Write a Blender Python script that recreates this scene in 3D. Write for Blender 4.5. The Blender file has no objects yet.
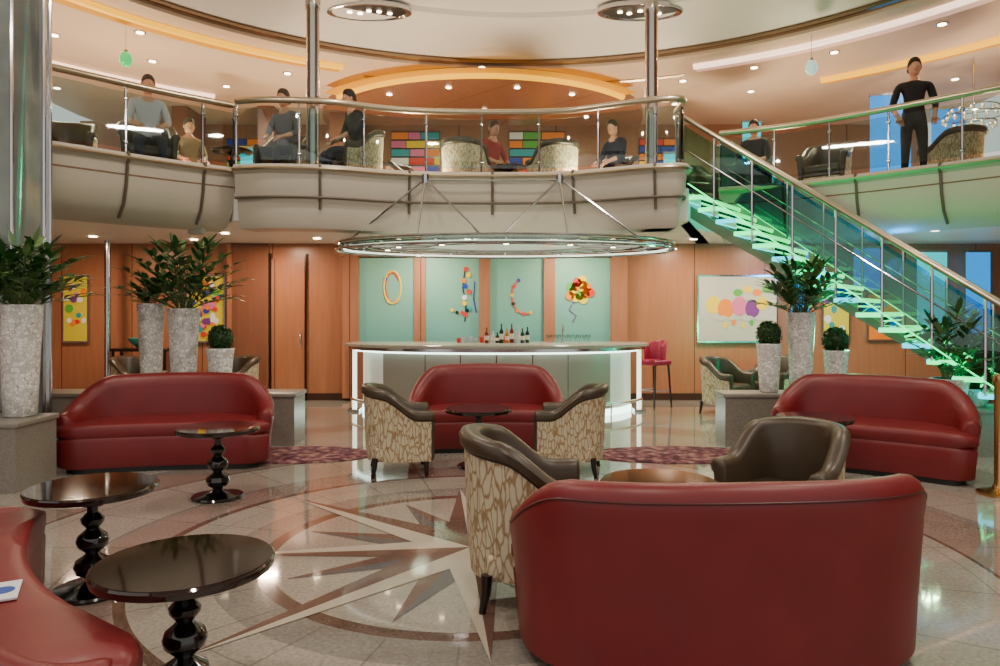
import bpy, bmesh, math, random
from mathutils import Vector, Matrix
random.seed(7)
pi=math.pi
# ---------------------------------------------------------------- materials
def lin(c):
    return tuple(((x/255)/12.92 if x/255<=0.04045 else (((x/255)+0.055)/1.055)**2.4) for x in c)
MATS={}
def newmat(name):
    m=bpy.data.materials.new(name); m.use_nodes=True
    return m,m.node_tree,m.node_tree.nodes['Principled BSDF']
def mat(name,col,rough=.5,metal=0,emis=0,ecol=None,noise=0,nscale=20,bump=0,coat=0):
    if name in MATS: return MATS[name]
    m,nt,b=newmat(name); c=lin(col)+(1,)
    b.inputs['Base Color'].default_value=c
    b.inputs['Roughness'].default_value=rough
    b.inputs['Metallic'].default_value=metal
    if coat: 
        b.inputs['Coat Weight'].default_value=coat; b.inputs['Coat Roughness'].default_value=.05
    if emis:
        b.inputs['Emission Color'].default_value=(lin(ecol) if ecol else lin(col))+(1,)
        b.inputs['Emission Strength'].default_value=emis
    if noise or bump:
        tc=nt.nodes.new('ShaderNodeTexCoord'); n=nt.nodes.new('ShaderNodeTexNoise')
        n.inputs['Scale'].default_value=nscale; n.inputs['Detail'].default_value=4
        nt.links.new(tc.outputs['Object'],n.inputs['Vector'])
        if noise:
            r=nt.nodes.new('ShaderNodeMix'); r.data_type='RGBA'
            r.inputs[6].default_value=tuple(x*(1-noise) for x in c[:3])+(1,)
            r.inputs[7].default_value=tuple(min(1,x*(1+noise)) for x in c[:3])+(1,)
            nt.links.new(n.outputs['Fac'],r.inputs[0]); nt.links.new(r.outputs[2],b.inputs['Base Color'])
        if bump:
            bm=nt.nodes.new('ShaderNodeBump'); bm.inputs['Strength'].default_value=bump; bm.inputs['Distance'].default_value=.01
            nt.links.new(n.outputs['Fac'],bm.inputs['Height']); nt.links.new(bm.outputs[0],b.inputs['Normal'])
    MATS[name]=m; return m
def glass(name,col=(235,245,245),k=.12,rough=.02):
    m=bpy.data.materials.new(name); m.use_nodes=True; nt=m.node_tree; nt.nodes.clear()
    o=nt.nodes.new('ShaderNodeOutputMaterial'); t=nt.nodes.new('ShaderNodeBsdfTransparent'); g=nt.nodes.new('ShaderNodeBsdfGlossy')
    t.inputs[0].default_value=lin(col)+(1,); g.inputs['Roughness'].default_value=rough
    f=nt.nodes.new('ShaderNodeFresnel'); f.inputs[0].default_value=1.45
    a=nt.nodes.new('ShaderNodeMath'); a.operation='ADD'; a.inputs[1].default_value=k; a.use_clamp=True
    nt.links.new(f.outputs[0],a.inputs[0])
    mx=nt.nodes.new('ShaderNodeMixShader'); nt.links.new(a.outputs[0],mx.inputs[0])
    nt.links.new(t.outputs[0],mx.inputs[1]); nt.links.new(g.outputs[0],mx.inputs[2]); nt.links.new(mx.outputs[0],o.inputs[0])
    MATS[name]=m; return m
def N(nt,t,**k):
    n=nt.nodes.new(t)
    for a,b in k.items(): setattr(n,a,b)
    return n
def mth(nt,op,a,b=None):
    n=nt.nodes.new('ShaderNodeMath'); n.operation=op
    for i,x in enumerate((a,b)):
        if x is None: continue
        if isinstance(x,(int,float)): n.inputs[i].default_value=x
        else: nt.links.new(x,n.inputs[i])
    return n.outputs[0]
def mixc(nt,f,a,b):
    n=nt.nodes.new('ShaderNodeMix'); n.data_type='RGBA'
    for i,x in ((0,f),(6,a),(7,b)):
        if isinstance(x,(int,float)): n.inputs[i].default_value=x
        elif isinstance(x,tuple): n.inputs[i].default_value=x
        else: nt.links.new(x,n.inputs[i])
    return n.outputs[2]
def L(c): return lin(c)+(1,)

leather_red=mat('red_leather',(112,26,31),.4,noise=.26,nscale=4,bump=.08)
leather_seam=mat('red_leather_welt',(70,12,15),.4)
leather_brown=mat('brown_leather',(66,54,40),.36,noise=.25,nscale=6)
darkwood=mat('dark_wood',(30,16,11),.25,noise=.3)
black_lacq=mat('black_lacquer',(10,7,7),.12,coat=.6)
table_top=mat('table_top_brown_gloss',(34,16,12),.06,coat=.6)
chrome=mat('chrome',(200,200,205),.15,1)
brass=mat('champagne_metal',(205,192,165),.28,1)
gold=mat('gold_metal',(190,150,95),.22,1)
white_metal=mat('white_trim',(170,164,152),.6)
fascia_m=mat('fascia_beige_metal',(186,178,162),.36,noise=.06,nscale=3)
fascia_d=mat('fascia_seam',(92,82,70),.5)
ceil_m=mat('ceiling_peach',(226,202,174),.5,noise=.06,nscale=2)
ceil_w=mat('ceiling_white',(228,226,220),.45)
stone=mat('grey_granite',(130,124,114),.3,noise=.5,nscale=60)
dark=mat('dark_void',(14,12,12),.5)
em_yel=mat('cove_yellow',(190,130,10),.5,emis=1.7,ecol=(255,185,0))
em_yel_s=mat('cove_yellow_glow_strip',(190,135,15),.5,emis=.55,ecol=(255,165,0))  # emissive strip, stands in for yellow light spilt on the ceiling
em_pink=mat('cove_pinkwhite',(255,215,190),.5,emis=2.2,ecol=(255,220,195))
em_pink_s=mat('cove_pink_glow_strip',(235,200,185),.5,emis=.6,ecol=(255,195,170))  # emissive strip, stands in for pinkish glow beside the tube
em_white=mat('lamp_white',(255,235,200),.5,emis=14,ecol=(255,228,190))
em_soft=mat('lamp_soft',(235,240,225),.5,emis=2.4,ecol=(235,245,222))
em_blue=mat('blue_lit_glass',(4,50,90),.3,emis=1.3,ecol=(0,145,230))
em_cyan=mat('cyan_lit_glass',(5,80,85),.3,emis=1.3,ecol=(5,205,210))
pane=glass('railing_glass',(230,243,242),.02)
canopy_glass=glass('canopy_glass',(215,230,222),.12)

def wood(name,c1,c2,seam=1.25,rough=.3):
    m,nt,b=newmat(name)
    tc=N(nt,'ShaderNodeTexCoord'); mp=N(nt,'ShaderNodeMapping'); mp.inputs['Scale'].default_value=(6,6,.6)
    nt.links.new(tc.outputs['Object'],mp.inputs[0])
    n=N(nt,'ShaderNodeTexNoise'); n.inputs['Scale'].default_value=2.5; n.inputs['Detail'].default_value=6
    nt.links.new(mp.outputs[0],n.inputs['Vector'])
    c=mixc(nt,n.outputs['Fac'],L(c1),L(c2))
    s=N(nt,'ShaderNodeSeparateXYZ'); nt.links.new(tc.outputs['Object'],s.inputs[0])
    fx=mth(nt,'FRACT',mth(nt,'DIVIDE',mth(nt,'ADD',s.outputs[0],s.outputs[1]),seam))
    line=mth(nt,'LESS_THAN',fx,.012)
    c=mixc(nt,line,c,L((80,46,28)))
    nt.links.new(c,b.inputs['Base Color']); b.inputs['Roughness'].default_value=rough
    MATS[name]=m; return m
wood_wall=wood('cherry_wood_panelling',(154,98,68),(184,124,90))
wood_dark=wood('dark_wood_panelling',(116,74,54),(142,92,68))
wood_up=wood('upper_wood_panelling',(142,98,70),(174,126,94),2.1)

def fabric():
    m,nt,b=newmat('cream_branch_fabric')
    tc=N(nt,'ShaderNodeTexCoord'); mp=N(nt,'ShaderNodeMapping'); mp.inputs['Scale'].default_value=(1,1,.3)
    nt.links.new(tc.outputs['Object'],mp.inputs[0])
    w=N(nt,'ShaderNodeTexVoronoi'); w.feature='DISTANCE_TO_EDGE'; w.inputs['Scale'].default_value=32
    no=N(nt,'ShaderNodeTexNoise'); no.inputs['Scale'].default_value=12; nt.links.new(mp.outputs[0],no.inputs['Vector'])
    ad=N(nt,'ShaderNodeVectorMath',operation='MULTIPLY_ADD'); nt.links.new(no.outputs['Color'],ad.inputs[0]); ad.inputs[1].default_value=(.07,.07,.07); nt.links.new(mp.outputs[0],ad.inputs[2])
    nt.links.new(ad.outputs[0],w.inputs['Vector'])
    r=N(nt,'ShaderNodeValToRGB'); e=r.color_ramp.elements
    e[0].position=.03; e[0].color=L((152,124,88)); e[1].position=.14; e[1].color=L((204,192,162))
    nt.links.new(w.outputs['Distance'],r.inputs[0]); nt.links.new(r.outputs[0],b.inputs['Base Color']); b.inputs['Roughness'].default_value=.7
    return m
fab=fabric()
def mosaic():
    m,nt,b=newmat('mother_of_pearl_mosaic')
    tc=N(nt,'ShaderNodeTexCoord'); v=N(nt,'ShaderNodeTexVoronoi'); v.inputs['Scale'].default_value=30
    nt.links.new(tc.outputs['Object'],v.inputs['Vector'])
    s=N(nt,'ShaderNodeSeparateColor'); nt.links.new(v.outputs['Color'],s.inputs[0])
    c=mixc(nt,s.outputs[0],L((200,197,192)),L((248,246,242)))
    v2=N(nt,'ShaderNodeTexVoronoi'); v2.feature='DISTANCE_TO_EDGE'; v2.inputs['Scale'].default_value=30
    nt.links.new(tc.outputs['Object'],v2.inputs['Vector'])
    c=mixc(nt,mth(nt,'LESS_THAN',v2.outputs['Distance'],.04),c,L((168,164,158)))
    nt.links.new(c,b.inputs['Base Color']); b.inputs['Roughness'].default_value=.18
    bm=N(nt,'ShaderNodeBump'); bm.inputs['Strength'].default_value=.5; bm.inputs['Distance'].default_value=.01
    nt.links.new(s.outputs[1],bm.inputs['Height']); nt.links.new(bm.outputs[0],b.inputs['Normal'])
    return m
pearl=mosaic()
FC=(-.2,4.85)
def floor_mat():
    m,nt,b=newmat('polished_marble_floor')
    g=N(nt,'ShaderNodeNewGeometry'); s=N(nt,'ShaderNodeSeparateXYZ'); nt.links.new(g.outputs['Position'],s.inputs[0])
    x=mth(nt,'SUBTRACT',s.outputs[0],FC[0]); y=mth(nt,'SUBTRACT',s.outputs[1],FC[1])
    r=mth(nt,'SQRT',mth(nt,'ADD',mth(nt,'MULTIPLY',x,x),mth(nt,'MULTIPLY',y,y)))
    a=mth(nt,'ARCTAN2',y,x)
    ramp=N(nt,'ShaderNodeValToRGB'); ramp.color_ramp.interpolation='CONSTANT'
    light=(166,158,147); tan=(144,129,118); pink=(150,131,122); gr=(138,133,126); br=(102,78,68)
    st=[(0,light),(1.26,br),(1.36,gr),(1.62,light),(2.05,br),(2.11,pink),(2.42,gr),(2.48,light),(3.2,br),(3.25,tan),(3.75,gr),(3.82,light),(5.0,pink),(5.5,light)]
    e=ramp.color_ramp.elements
    e[0].position=0; e[0].color=L(light); e[1].position=st[1][0]/8; e[1].color=L(st[1][1])
    for p,c in st[2:]:
        q=e.new(p/8); q.color=L(c)
    nt.links.new(mth(nt,'DIVIDE',r,8),ramp.inputs[0])
    nn=N(nt,'ShaderNodeTexNoise'); nn.inputs['Scale'].default_value=45; nn.inputs['Detail'].default_value=5
    nt.links.new(g.outputs['Position'],nn.inputs['Vector'])
    n2=N(nt,'ShaderNodeTexNoise'); n2.inputs['Scale'].default_value=1.3; nt.links.new(g.outputs['Position'],n2.inputs['Vector'])
    k=mth(nt,'ADD',mth(nt,'MULTIPLY',nn.outputs['Fac'],.7),mth(nt,'MULTIPLY',n2.outputs['Fac'],.3))
    mul=N(nt,'ShaderNodeMix',data_type='RGBA',blend_type='MULTIPLY'); mul.inputs[0].default_value=1
    nt.links.new(ramp.outputs[0],mul.inputs[6])
    kr=N(nt,'ShaderNodeMapRange'); kr.inputs[1].default_value=.3; kr.inputs[2].default_value=.7; kr.inputs[3].default_value=.62; kr.inputs[4].default_value=1.16
    nt.links.new(k,kr.inputs[0]); cc=N(nt,'ShaderNodeCombineColor')
    for i in range(3): nt.links.new(kr.outputs[0],cc.inputs[i])
    nt.links.new(cc.outputs[0],mul.inputs[7])
    fa=mth(nt,'FRACT',mth(nt,'MULTIPLY',mth(nt,'ADD',a,pi),24/(2*pi)))
    d=mth(nt,'MULTIPLY',mth(nt,'MULTIPLY',fa,r),2*pi/24)
    j=mth(nt,'MULTIPLY',mth(nt,'LESS_THAN',d,.012),mth(nt,'GREATER_THAN',r,1.4))
    fr=mth(nt,'LESS_THAN',mth(nt,'FRACT',mth(nt,'DIVIDE',r,.62)),.016)
    j=mth(nt,'MULTIPLY',mth(nt,'MAXIMUM',j,mth(nt,'MULTIPLY',fr,mth(nt,'GREATER_THAN',r,1.4))),.45)
    c=mixc(nt,j,mul.outputs[2],L((78,68,60)))
    nt.links.new(c,b.inputs['Base Color']); b.inputs['Roughness'].default_value=.07
    b.inputs['Coat Weight'].default_value=.5; b.inputs['Coat Roughness'].default_value=.03
    return m
def rug_mat():
    m,nt,b=newmat('purple_rug_pile')
    tc=N(nt,'ShaderNodeTexCoord'); v=N(nt,'ShaderNodeTexNoise'); v.inputs['Scale'].default_value=9; v.inputs['Detail'].default_value=3
    nt.links.new(tc.outputs['Object'],v.inputs['Vector']); r=N(nt,'ShaderNodeValToRGB'); e=r.color_ramp.elements
    e[0].position=.4; e[0].color=L((70,28,42)); e[1].position=.52; e[1].color=L((118,64,76)); q=e.new(.62); q.color=L((150,116,104))
    nt.links.new(v.outputs['Fac'],r.inputs[0]); nt.links.new(r.outputs[0],b.inputs['Base Color']); b.inputs['Roughness'].default_value=.95
    return m
# ---------------------------------------------------------------- mesh builder
class MB:
    def __init__(s,name,M=None): s.name=name;s.v=[];s.f=[];s.m=[];s.mats=[];s.M=M or Matrix()
    def mi(s,m):
        if m not in s.mats: s.mats.append(m)
        return s.mats.index(m)
    def add(s,vs,fs,m):
        o=len(s.v); s.v+= [s.M@Vector(p) for p in vs]
        for i,f in enumerate(fs):
            s.f.append(tuple(o+k for k in f)); s.m.append(s.mi(m[i] if isinstance(m,list) else m))
    def box(s,c,d,m,rz=0,bev=0):
        x,y,z=[k/2 for k in d]; R=Matrix.Rotation(rz,3,'Z'); c=Vector(c)
        if bev<=0:
            vs=[c+R@Vector((a*x,b*y,e*z)) for a in(-1,1) for b in(-1,1) for e in(-1,1)]
            s.add(vs,[(0,1,3,2),(4,6,7,5),(0,4,5,1),(2,3,7,6),(0,2,6,4),(1,5,7,3)],m); return
        def ring(ins,zz):
            o=[]
            for (sx,sy,a0) in((1,1,0),(-1,1,pi/2),(-1,-1,pi),(1,-1,1.5*pi)):
                for k in range(4):
                    a=a0+k/3*pi/2; o.append(c+R@Vector((sx*(x-bev)+math.cos(a)*(bev-ins),sy*(y-bev)+math.sin(a)*(bev-ins),zz)))
            return o
        rs=[]
        for k in range(4): a=k/3*pi/2; rs.append(ring(bev*(1-math.sin(a)),-z+bev*(1-math.cos(a))))
        for k in range(4): a=k/3*pi/2; rs.append(ring(bev*(1-math.cos(a)),z-bev*(1-math.sin(a))))
        s.loft(rs,m)
    def loft(s,rings,m,closed=True,cap=True,mf=None,capm=None):
        n=len(rings[0]); vs=[p for r in rings for p in r]; fs=[];ms=[]
        for i in range(len(rings)-1):
            for j in range(n if closed else n-1):
                k=(j+1)%n
                fs.append((i*n+j,i*n+k,(i+1)*n+k,(i+1)*n+j)); ms.append(mf(i,j) if mf else m)
        if cap and closed:
            fs.append(tuple(range(n))[::-1]); ms.append(capm or m)
            fs.append(tuple((len(rings)-1)*n+j for j in range(n))); ms.append(capm or m)
        s.add(vs,fs,ms)
    def lathe(s,prof,m,c=(0,0,0),n=28,mf=None,sx=1,sy=1,cap=True):
        rings=[[Vector((c[0]+r*sx*math.cos(2*pi*j/n),c[1]+r*sy*math.sin(2*pi*j/n),c[2]+z)) for j in range(n)] for r,z in prof]
        s.loft(rings,m,mf=(lambda i,j:mf(i)) if mf else None,cap=cap)
    def ball(s,c,r,m,n=14,sx=1,sy=1,sz=1):
        s.lathe([(max(.001,r*math.sin(pi*k/10)),-r*math.cos(pi*k/10)*sz) for k in range(11)],m,c,n,sx=sx,sy=sy)
    def tube(s,pts,r,m,n=8,cyc=False):
        pts=[Vector(p) for p in pts]; N_=len(pts); rings=[]; up=None
        for i,p in enumerate(pts):
            if cyc: t=(pts[(i+1)%N_]-pts[i-1])
            else: t=(pts[min(i+1,N_-1)]-pts[max(i-1,0)])
            t.normalize()
            if up is None: up=Vector((0,0,1)) if abs(t.z)<.9 else Vector((1,0,0))
            a=t.cross(up).normalized(); b=a.cross(t).normalized(); up=b
            rr=r[i] if isinstance(r,(list,tuple)) else r
            rings.append([p+a*rr*math.cos(2*pi*k/n)+b*rr*math.sin(2*pi*k/n) for k in range(n)])
        if cyc: rings.append(rings[0])
        s.loft(rings,m,cap=not cyc)
    def disc(s,c,r,m,nrm=(0,0,-1),n=20,t=.01,sx=1,sy=1):
        q=Vector(nrm).to_track_quat('Z','Y').to_matrix(); c=Vector(c)
        rings=[[c+q@Vector((r*sx*math.cos(2*pi*k/n),r*sy*math.sin(2*pi*k/n),z)) for k in range(n)] for z in(0,t)]
        s.loft(rings,m)
    def done(s,ang=40,parent=None):
        me=bpy.data.meshes.new(s.name); me.from_pydata([tuple(p) for p in s.v],[],s.f)
        for m in s.mats: me.materials.append(m)
        me.polygons.foreach_set('material_index',s.m); me.validate()
        b=bmesh.new(); b.from_mesh(me); bmesh.ops.recalc_face_normals(b,faces=b.faces); b.to_mesh(me); b.free()
        me.polygons.foreach_set('use_smooth',[True]*len(me.polygons))
        me.set_sharp_from_angle(angle=math.radians(ang))
        ob=bpy.data.objects.new(s.name,me); bpy.context.scene.collection.objects.link(ob)
        if parent: ob.parent=parent
        return ob
def place(name,loc,face):
    """object-to-world: local -Y faces direction 'face'"""
    return Matrix.Translation(Vector(loc))@Matrix.Rotation(math.atan2(face[1],face[0])+pi/2,4,'Z')
def finish(mb,M,ang=40):
    ob=mb.done(ang); ob.matrix_world=M; return ob
def sm(a,b,x): 
    t=max(0,min(1,(x-a)/(b-a))); return t*t*(3-2*t)
def crom(P,k=8):
    P=[Vector(p) for p in P]; o=[]
    for i in range(len(P)-1):
        a=P[max(i-1,0)];b=P[i];c=P[i+1];d=P[min(i+2,len(P)-1)]
        for j in range(k):
            t=j/k; o.append(.5*((2*b)+(c-a)*t+(2*a-5*b+4*c-d)*t*t+(3*b-a-3*c+d)*t**3))
    o.append(P[-1]); return o
def normals(P):
    o=[]
    for i in range(len(P)):
        t=(P[min(i+1,len(P)-1)]-P[max(i-1,0)]); t.normalize(); o.append(Vector((t.y,-t.x)))
    return o
# ---------------------------------------------------------------- furniture
def shell(mb,plan,sec,hf,mf,capm,round_=.05):
    """upholstered shell along plan, n = outward; sec(h)->[(n,z)], rounded ends"""
    nr=normals(plan); L_=[0]
    for i in range(1,len(plan)): L_.append(L_[-1]+(plan[i]-plan[i-1]).length)
    T=L_[-1]; rings=[]
    def ring(i,shrink=1,off=0):
        u=abs(L_[i]/T*2-1); h=hf(u); S=sec(h); n=-nr[i]; t=Vector((nr[i].y*-1,nr[i].x))
        cn=sum(p[0] for p in S)/len(S); cz=sum(p[1] for p in S)/len(S)
        r=[]
        for (a,z) in S:
            a=cn+(a-cn)*shrink; z=cz+(z-cz)*(1-(1-shrink)*.18)
            q=plan[i]+n*a+t*off; r.append(Vector((q.x,q.y,z)))
        return r
    for k in (4,3,2,1):
        a=k/4*pi/2*.97; rings.append(ring(0,math.cos(a),-round_*math.sin(a)))
    for i in range(len(plan)): rings.append(ring(i))
    for k in (1,2,3,4):
        a=k/4*pi/2*.97; rings.append(ring(len(plan)-1,math.cos(a),round_*math.sin(a)))
    mb.loft(rings,None,mf=mf,capm=capm); return nr
def curved_sofa(loc,face,w=1.0,hh=.90,cc=.11,drop=.34,st=.5):
    mb=MB('curved_red_sofa'); a=.86*w; y0=-.12; b=.54
    plan=[Vector((-a,y0-.06)),Vector((-a,y0-.02))]
    for k in range(41):
        f=-pi/2+pi*k/40; sn,cs=math.sin(f),math.cos(f)
        plan.append(Vector((a*math.copysign(abs(sn)**.85,sn),y0+.02+b*abs(cs)**.85)))
    plan+=[Vector((a,y0-.02)),Vector((a,y0-.06))]
    hf=lambda u:hh-.045*u*u-drop*sm(st,1.0,u)
    sec=lambda h:[(0,.06),(.012,.3),(.036,h-.14),(.044,h-.09),(.04,h-.045),(.022,h-.01),(-.012,h+.01),(-.05,h+.006),(-.09,h-.02),(-.115,h-.07),(-.125,h-.12),(-.14,.43),(-.14,.3),(-.12,.06)]
    nr=shell(mb,plan,sec,hf,lambda i,j:leather_red,leather_red,.07)
    Ls=[0]
    for i in range(1,len(plan)): Ls.append(Ls[-1]+(plan[i]-plan[i-1]).length)
    w1=[]
    for i,p in enumerate(plan):
        u=abs(Ls[i]/Ls[-1]*2-1); h=hf(u); q=p-nr[i]*.042; w1.append((q.x,q.y,h-.06))
    mb.tube(w1,.006,leather_seam,6)
    out=[p+nr[i]*.05 for i,p in enumerate(plan)]
    fr=[]
    for k in range(17):
        x=a*1.02*(1-2*k/16); e=abs(x)/a
        fr.append(Vector((x,-.42+cc*(1-min(1,e)**2)+.14*sm(.86,1.02,e))))
    out=out+fr
    def R(z,s_): return [Vector((p.x*s_,p.y*s_ if p.y<0 else p.y,z)) for p in out]
    mb.loft([R(.05,.95),R(.07,.975),R(.31,1.0),R(.335,.985),R(.345,.965),R(.355,.985),R(.38,1.01),R(.43,1.01),R(.46,.985),R(.475,.94),R(.482,.8),R(.485,.5)],leather_red)
    mb.loft([R(0,.9),R(.06,.9)],dark)
    return finish(mb,place('',loc,face),50)
def tub_armchair(loc,face,z=0,name='tub_armchair',sc=1):
    mb=MB(name); a=.31; plan=[]
    for k in range(6): plan.append(Vector((-a-.01+.01*k/5,-.29+.22*k/6)))
    for k in range(25):
        f=-pi/2+pi*k/24; sn,cs=math.sin(f),math.cos(f)
        plan.append(Vector((a*math.copysign(abs(sn)**.75,sn),-.06+.38*abs(cs)**.75)))
    for k in range(6): plan.append(Vector((a+.01*k/5,-.29+.22*(5-k)/6)))
    hf=lambda u:.86-.03*(u/.4)**2*(u<.4)-.03*(u>=.4)-.21*sm(.4,.85,u)
    sec=lambda h:[(-.005,.15),(.012,.32),(.03,h-.085),(.034,h-.07),(.05,h-.06),(.058,h-.02),(.04,h+.008),(0,h+.018),(-.04,h+.005),(-.058,h-.03),(-.06,.44),(-.06,.30),(-.05,.15)]
    mf=lambda i,j: fab if (4<=i<=len(plan)+2 and j in(0,1)) else (leather_seam2 if j==2 else leather_brown)
    shell(mb,plan,sec,hf,mf,leather_brown,.03)
    mb.box((0,-.02,.22),(.56,.52,.14),fab,bev=.03)
    mb.box((0,-.04,.38),(.545,.53,.16),leather_brown,bev=.05)
    for sx in(-1,1):
        for sy in(-1,1):
            mb.tube([(sx*.27,sy*.24,.19),(sx*.275,sy*.245,.1),(sx*.275,sy*(.25 if sy<0 else .265),0)],[.03,.024,.017],darkwood)
    return finish(mb,place('',(loc[0],loc[1],z),face)@Matrix.Scale(sc,4),45)
leather_seam2=mat('brown_welt',(42,26,18),.4)
def table(loc,r=.345,h=.6,z=0):
    mb=MB('round_cocktail_table')
    mb.lathe([(r-.03,h-.045),(r-.005,h-.035),(r,h-.02),(r,h-.008),(r-.008,h)],table_top,n=48)
    mb.lathe([(r-.012,h),(r-.012,h+.002)],table_top,n=48)
    P=[(.21,0),(.215,.012),(.205,.025),(.13,.04),(.06,.055),(.04,.07),(.045,.085),(.085,.11),(.098,.145),(.088,.18),(.05,.205),(.034,.22),(.05,.235),(.078,.26),(.086,.29),(.076,.32),(.045,.345),(.032,.36),(.045,.375),(.06,.395),(.062,.415),(.045,.435),(.03,.45),(.03,.49),(.05,.52),(.10,.54),(.12,h-.042)]
    mb.lathe(P,black_lacq,n=32)
    return finish(mb,Matrix.Translation((loc[0],loc[1],z)),35)

curved_sofa((1.03,3.38,0),(-.07,1),1.08,.88,drop=.20,st=.62)
curved_sofa((-.16,8.35,0),(0,-1),1.0,.94)
curved_sofa((-3.40,7.46,0),(.17,-1),1.15,.91,drop=.3)
curved_sofa((3.72,7.22,0),(-.55,-.83),1.02,.91,drop=.28)
curved_sofa((-2.18,3.06,0),(.77,.64),1.38,.86,.26)
for p in [(-1.26,2.88),(-2.32,4.1),(-2.41,6.15),(-.22,7.35),(2.95,6.75),(.93,4.2)]: table(p)
tub_armchair((.17,4.1),(1,.06),sc=1.07)
tub_armchair((1.85,4.65),(-.72,-.69),sc=1.0)
tub_armchair((-1.0,7.15),(.97,.18))
tub_armchair((.70,7.15),(-.97,.18))
for p,f in [((-5.7,11.3),(.9,-.3)),((-4.2,11.4),(-.6,-.7)),((3.5,11.2),(.6,-.7)),((4.4,11.5),(-.7,-.5))]: tub_armchair(p,f)
table((-4.95,10.9)); 

# booklet on the near sofa
mb=MB('folded_leaflet'); mb.box((0,0,.494),(.15,.21,.008),mat('paper_white',(225,225,230),.6),rz=.0)
mb.disc((.02,.0,.498),.04,mat('leaflet_blue',(40,80,170),.5),(0,0,1),t=.002)
finish(mb,Matrix.Translation((-1.97,2.82,0))@Matrix.Rotation(.5,4,'Z'))
# ---------------------------------------------------------------- planters
leafm=mat('leaf_green',(44,86,40),.4,noise=.4,nscale=9)
leafm2=mat('leaf_light',(100,132,74),.4,noise=.3,nscale=9)
boxm=mat('boxwood_leaf',(36,70,30),.55,noise=.4,nscale=30)
stemm=mat('stem',(80,100,52),.6)
def leaf(mb,p,d,l,w,m):
    d=Vector(d).normalized(); sd=d.cross(Vector((0,0,1)))
    if sd.length<.05: sd=Vector((1,0,0))
    sd.normalize(); up=sd.cross(d); p=Vector(p)
    pts=[p,p+d*l*.35+sd*w+up*w*.25,p+d*l*.35-sd*w+up*w*.25,p+d*l*.4,p+d*l*.75+sd*w*.6-Vector((0,0,l*.06)),p+d*l*.75-sd*w*.6-Vector((0,0,l*.06)),p+d*l-Vector((0,0,l*.15)),p+d*l*.75-up*w*.3]
    mb.add(pts,[(0,1,3),(0,3,2),(1,4,7,3),(3,7,5,2),(4,6,7),(7,6,5)],m)
def vase(mb,h,r,c=(0,0,0)):
    mb.lathe([(r*.62,0),(r*.72,.015),(r*.78,h*.25),(r*.86,h*.6),(r*.97,h*.93),(r,h*.985),(r*.98,h),(r*.86,h),(r*.84,h-.04),(.01,h-.05)],pearl,c,32,mf=lambda i:pearl if i<7 else dark)
def tall_planter(loc,h=1.05,r=.19,spread=.6,ph=.62,n=30):
    mb=MB('mosaic_vase_with_foliage'); vase(mb,h,r)
    for k in range(n):
        a=2.4*k+random.uniform(-.3,.3); q=(k+.5)/n; s=spread*(.15+.85*q**.7)*random.uniform(.75,1.1); hh=ph*(1.0-.8*q**1.6)*random.uniform(.85,1.1)
        P=[]
        for t in range(7):
            t/=6; P.append(Vector((math.cos(a)*(r*.3+s*t**1.3),math.sin(a)*(r*.3+s*t**1.3),h-.05+hh*(1.5*t-.5*t*t)*1.0)))
        mb.tube(P,[.007]*3+[.005]*4,stemm,5)
        for t in range(2,7):
            d=(P[t]-P[t-1]).normalized()
            for sg in(-1,1):
                sd=Vector((-math.sin(a),math.cos(a),0))*sg*1.0+d*.7+Vector((0,0,random.uniform(-.1,.6)))
                leaf(mb,P[t],sd,random.uniform(.15,.23),random.uniform(.026,.038),leafm if random.random()<.7 else leafm2)
        leaf(mb,P[6],(P[6]-P[5]),.24,.034,leafm2 if k%3==0 else leafm)
    return finish(mb,Matrix.Translation(loc),60)
def ball_planter(loc,h=.55,r=.16,br=.15):
    mb=MB('mosaic_vase_with_boxwood_ball'); vase(mb,h,r); c=Vector((0,0,h+br*.75)); mb.ball(c,br*.88,boxm)
    for k in range(420):
        z=1-2*(k+.5)/420; a=2.39996*k; q=math.sqrt(1-z*z); d=Vector((q*math.cos(a),q*math.sin(a),z))
        leaf(mb,c+d*br*.84,d+Vector((random.uniform(-.8,.8),random.uniform(-.8,.8),random.uniform(-.5,.8))),.045,.013,boxm if k%4 else leafm)
    return finish(mb,Matrix.Translation(loc),60)
LW=.62
tall_planter((-4.43,6.65,LW),1.03,.19,.52,.58,38)
tall_planter((-3.83,8.72,LW),1.0,.19,.7,.76,40)
tall_planter((-4.24,8.75,LW),1.06,.16,.2,.3,10)
ball_planter((-3.38,8.7,LW),.52,.165,.16)
tall_planter((3.6,8.62,LW),.95,.17,.48,.6,34)
ball_planter((3.22,8.62,LW),.58,.15,.155)
ball_planter((4.02,8.62,LW),.5,.15,.16)
tall_planter((5.0,8.0,LW-.1),.32,.2,.34,.75,22)
ball_planter((5.35,8.1,LW-.1),.2,.15,.17)

def low_wall(name,x0,x1,y0,y1,h):
    mb=MB(name); mb.box(((x0+x1)/2,(y0+y1)/2,(h-.05)/2),(x1-x0-.04,y1-y0-.04,h-.05),stone)
    mb.box(((x0+x1)/2,(y0+y1)/2,h-.025),(x1-x0,y1-y0,.05),stone,bev=.012)
    return mb.done()
low_wall('granite_planter_wall',-5.6,-2.4,8.45,8.95,LW)
low_wall('granite_planter_wall',2.62,4.35,8.42,8.84,LW)
low_wall('granite_planter_wall',4.7,6.2,7.8,8.3,LW-.1)
low_wall('granite_planter_wall',-5.6,-4.2,6.25,6.87,LW)

# ---------------------------------------------------------------- room shell
fm=floor_mat()
mb=MB('floor'); mb.box((0,6,-.1),(24,26,.2),fm); mb.done()
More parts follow.
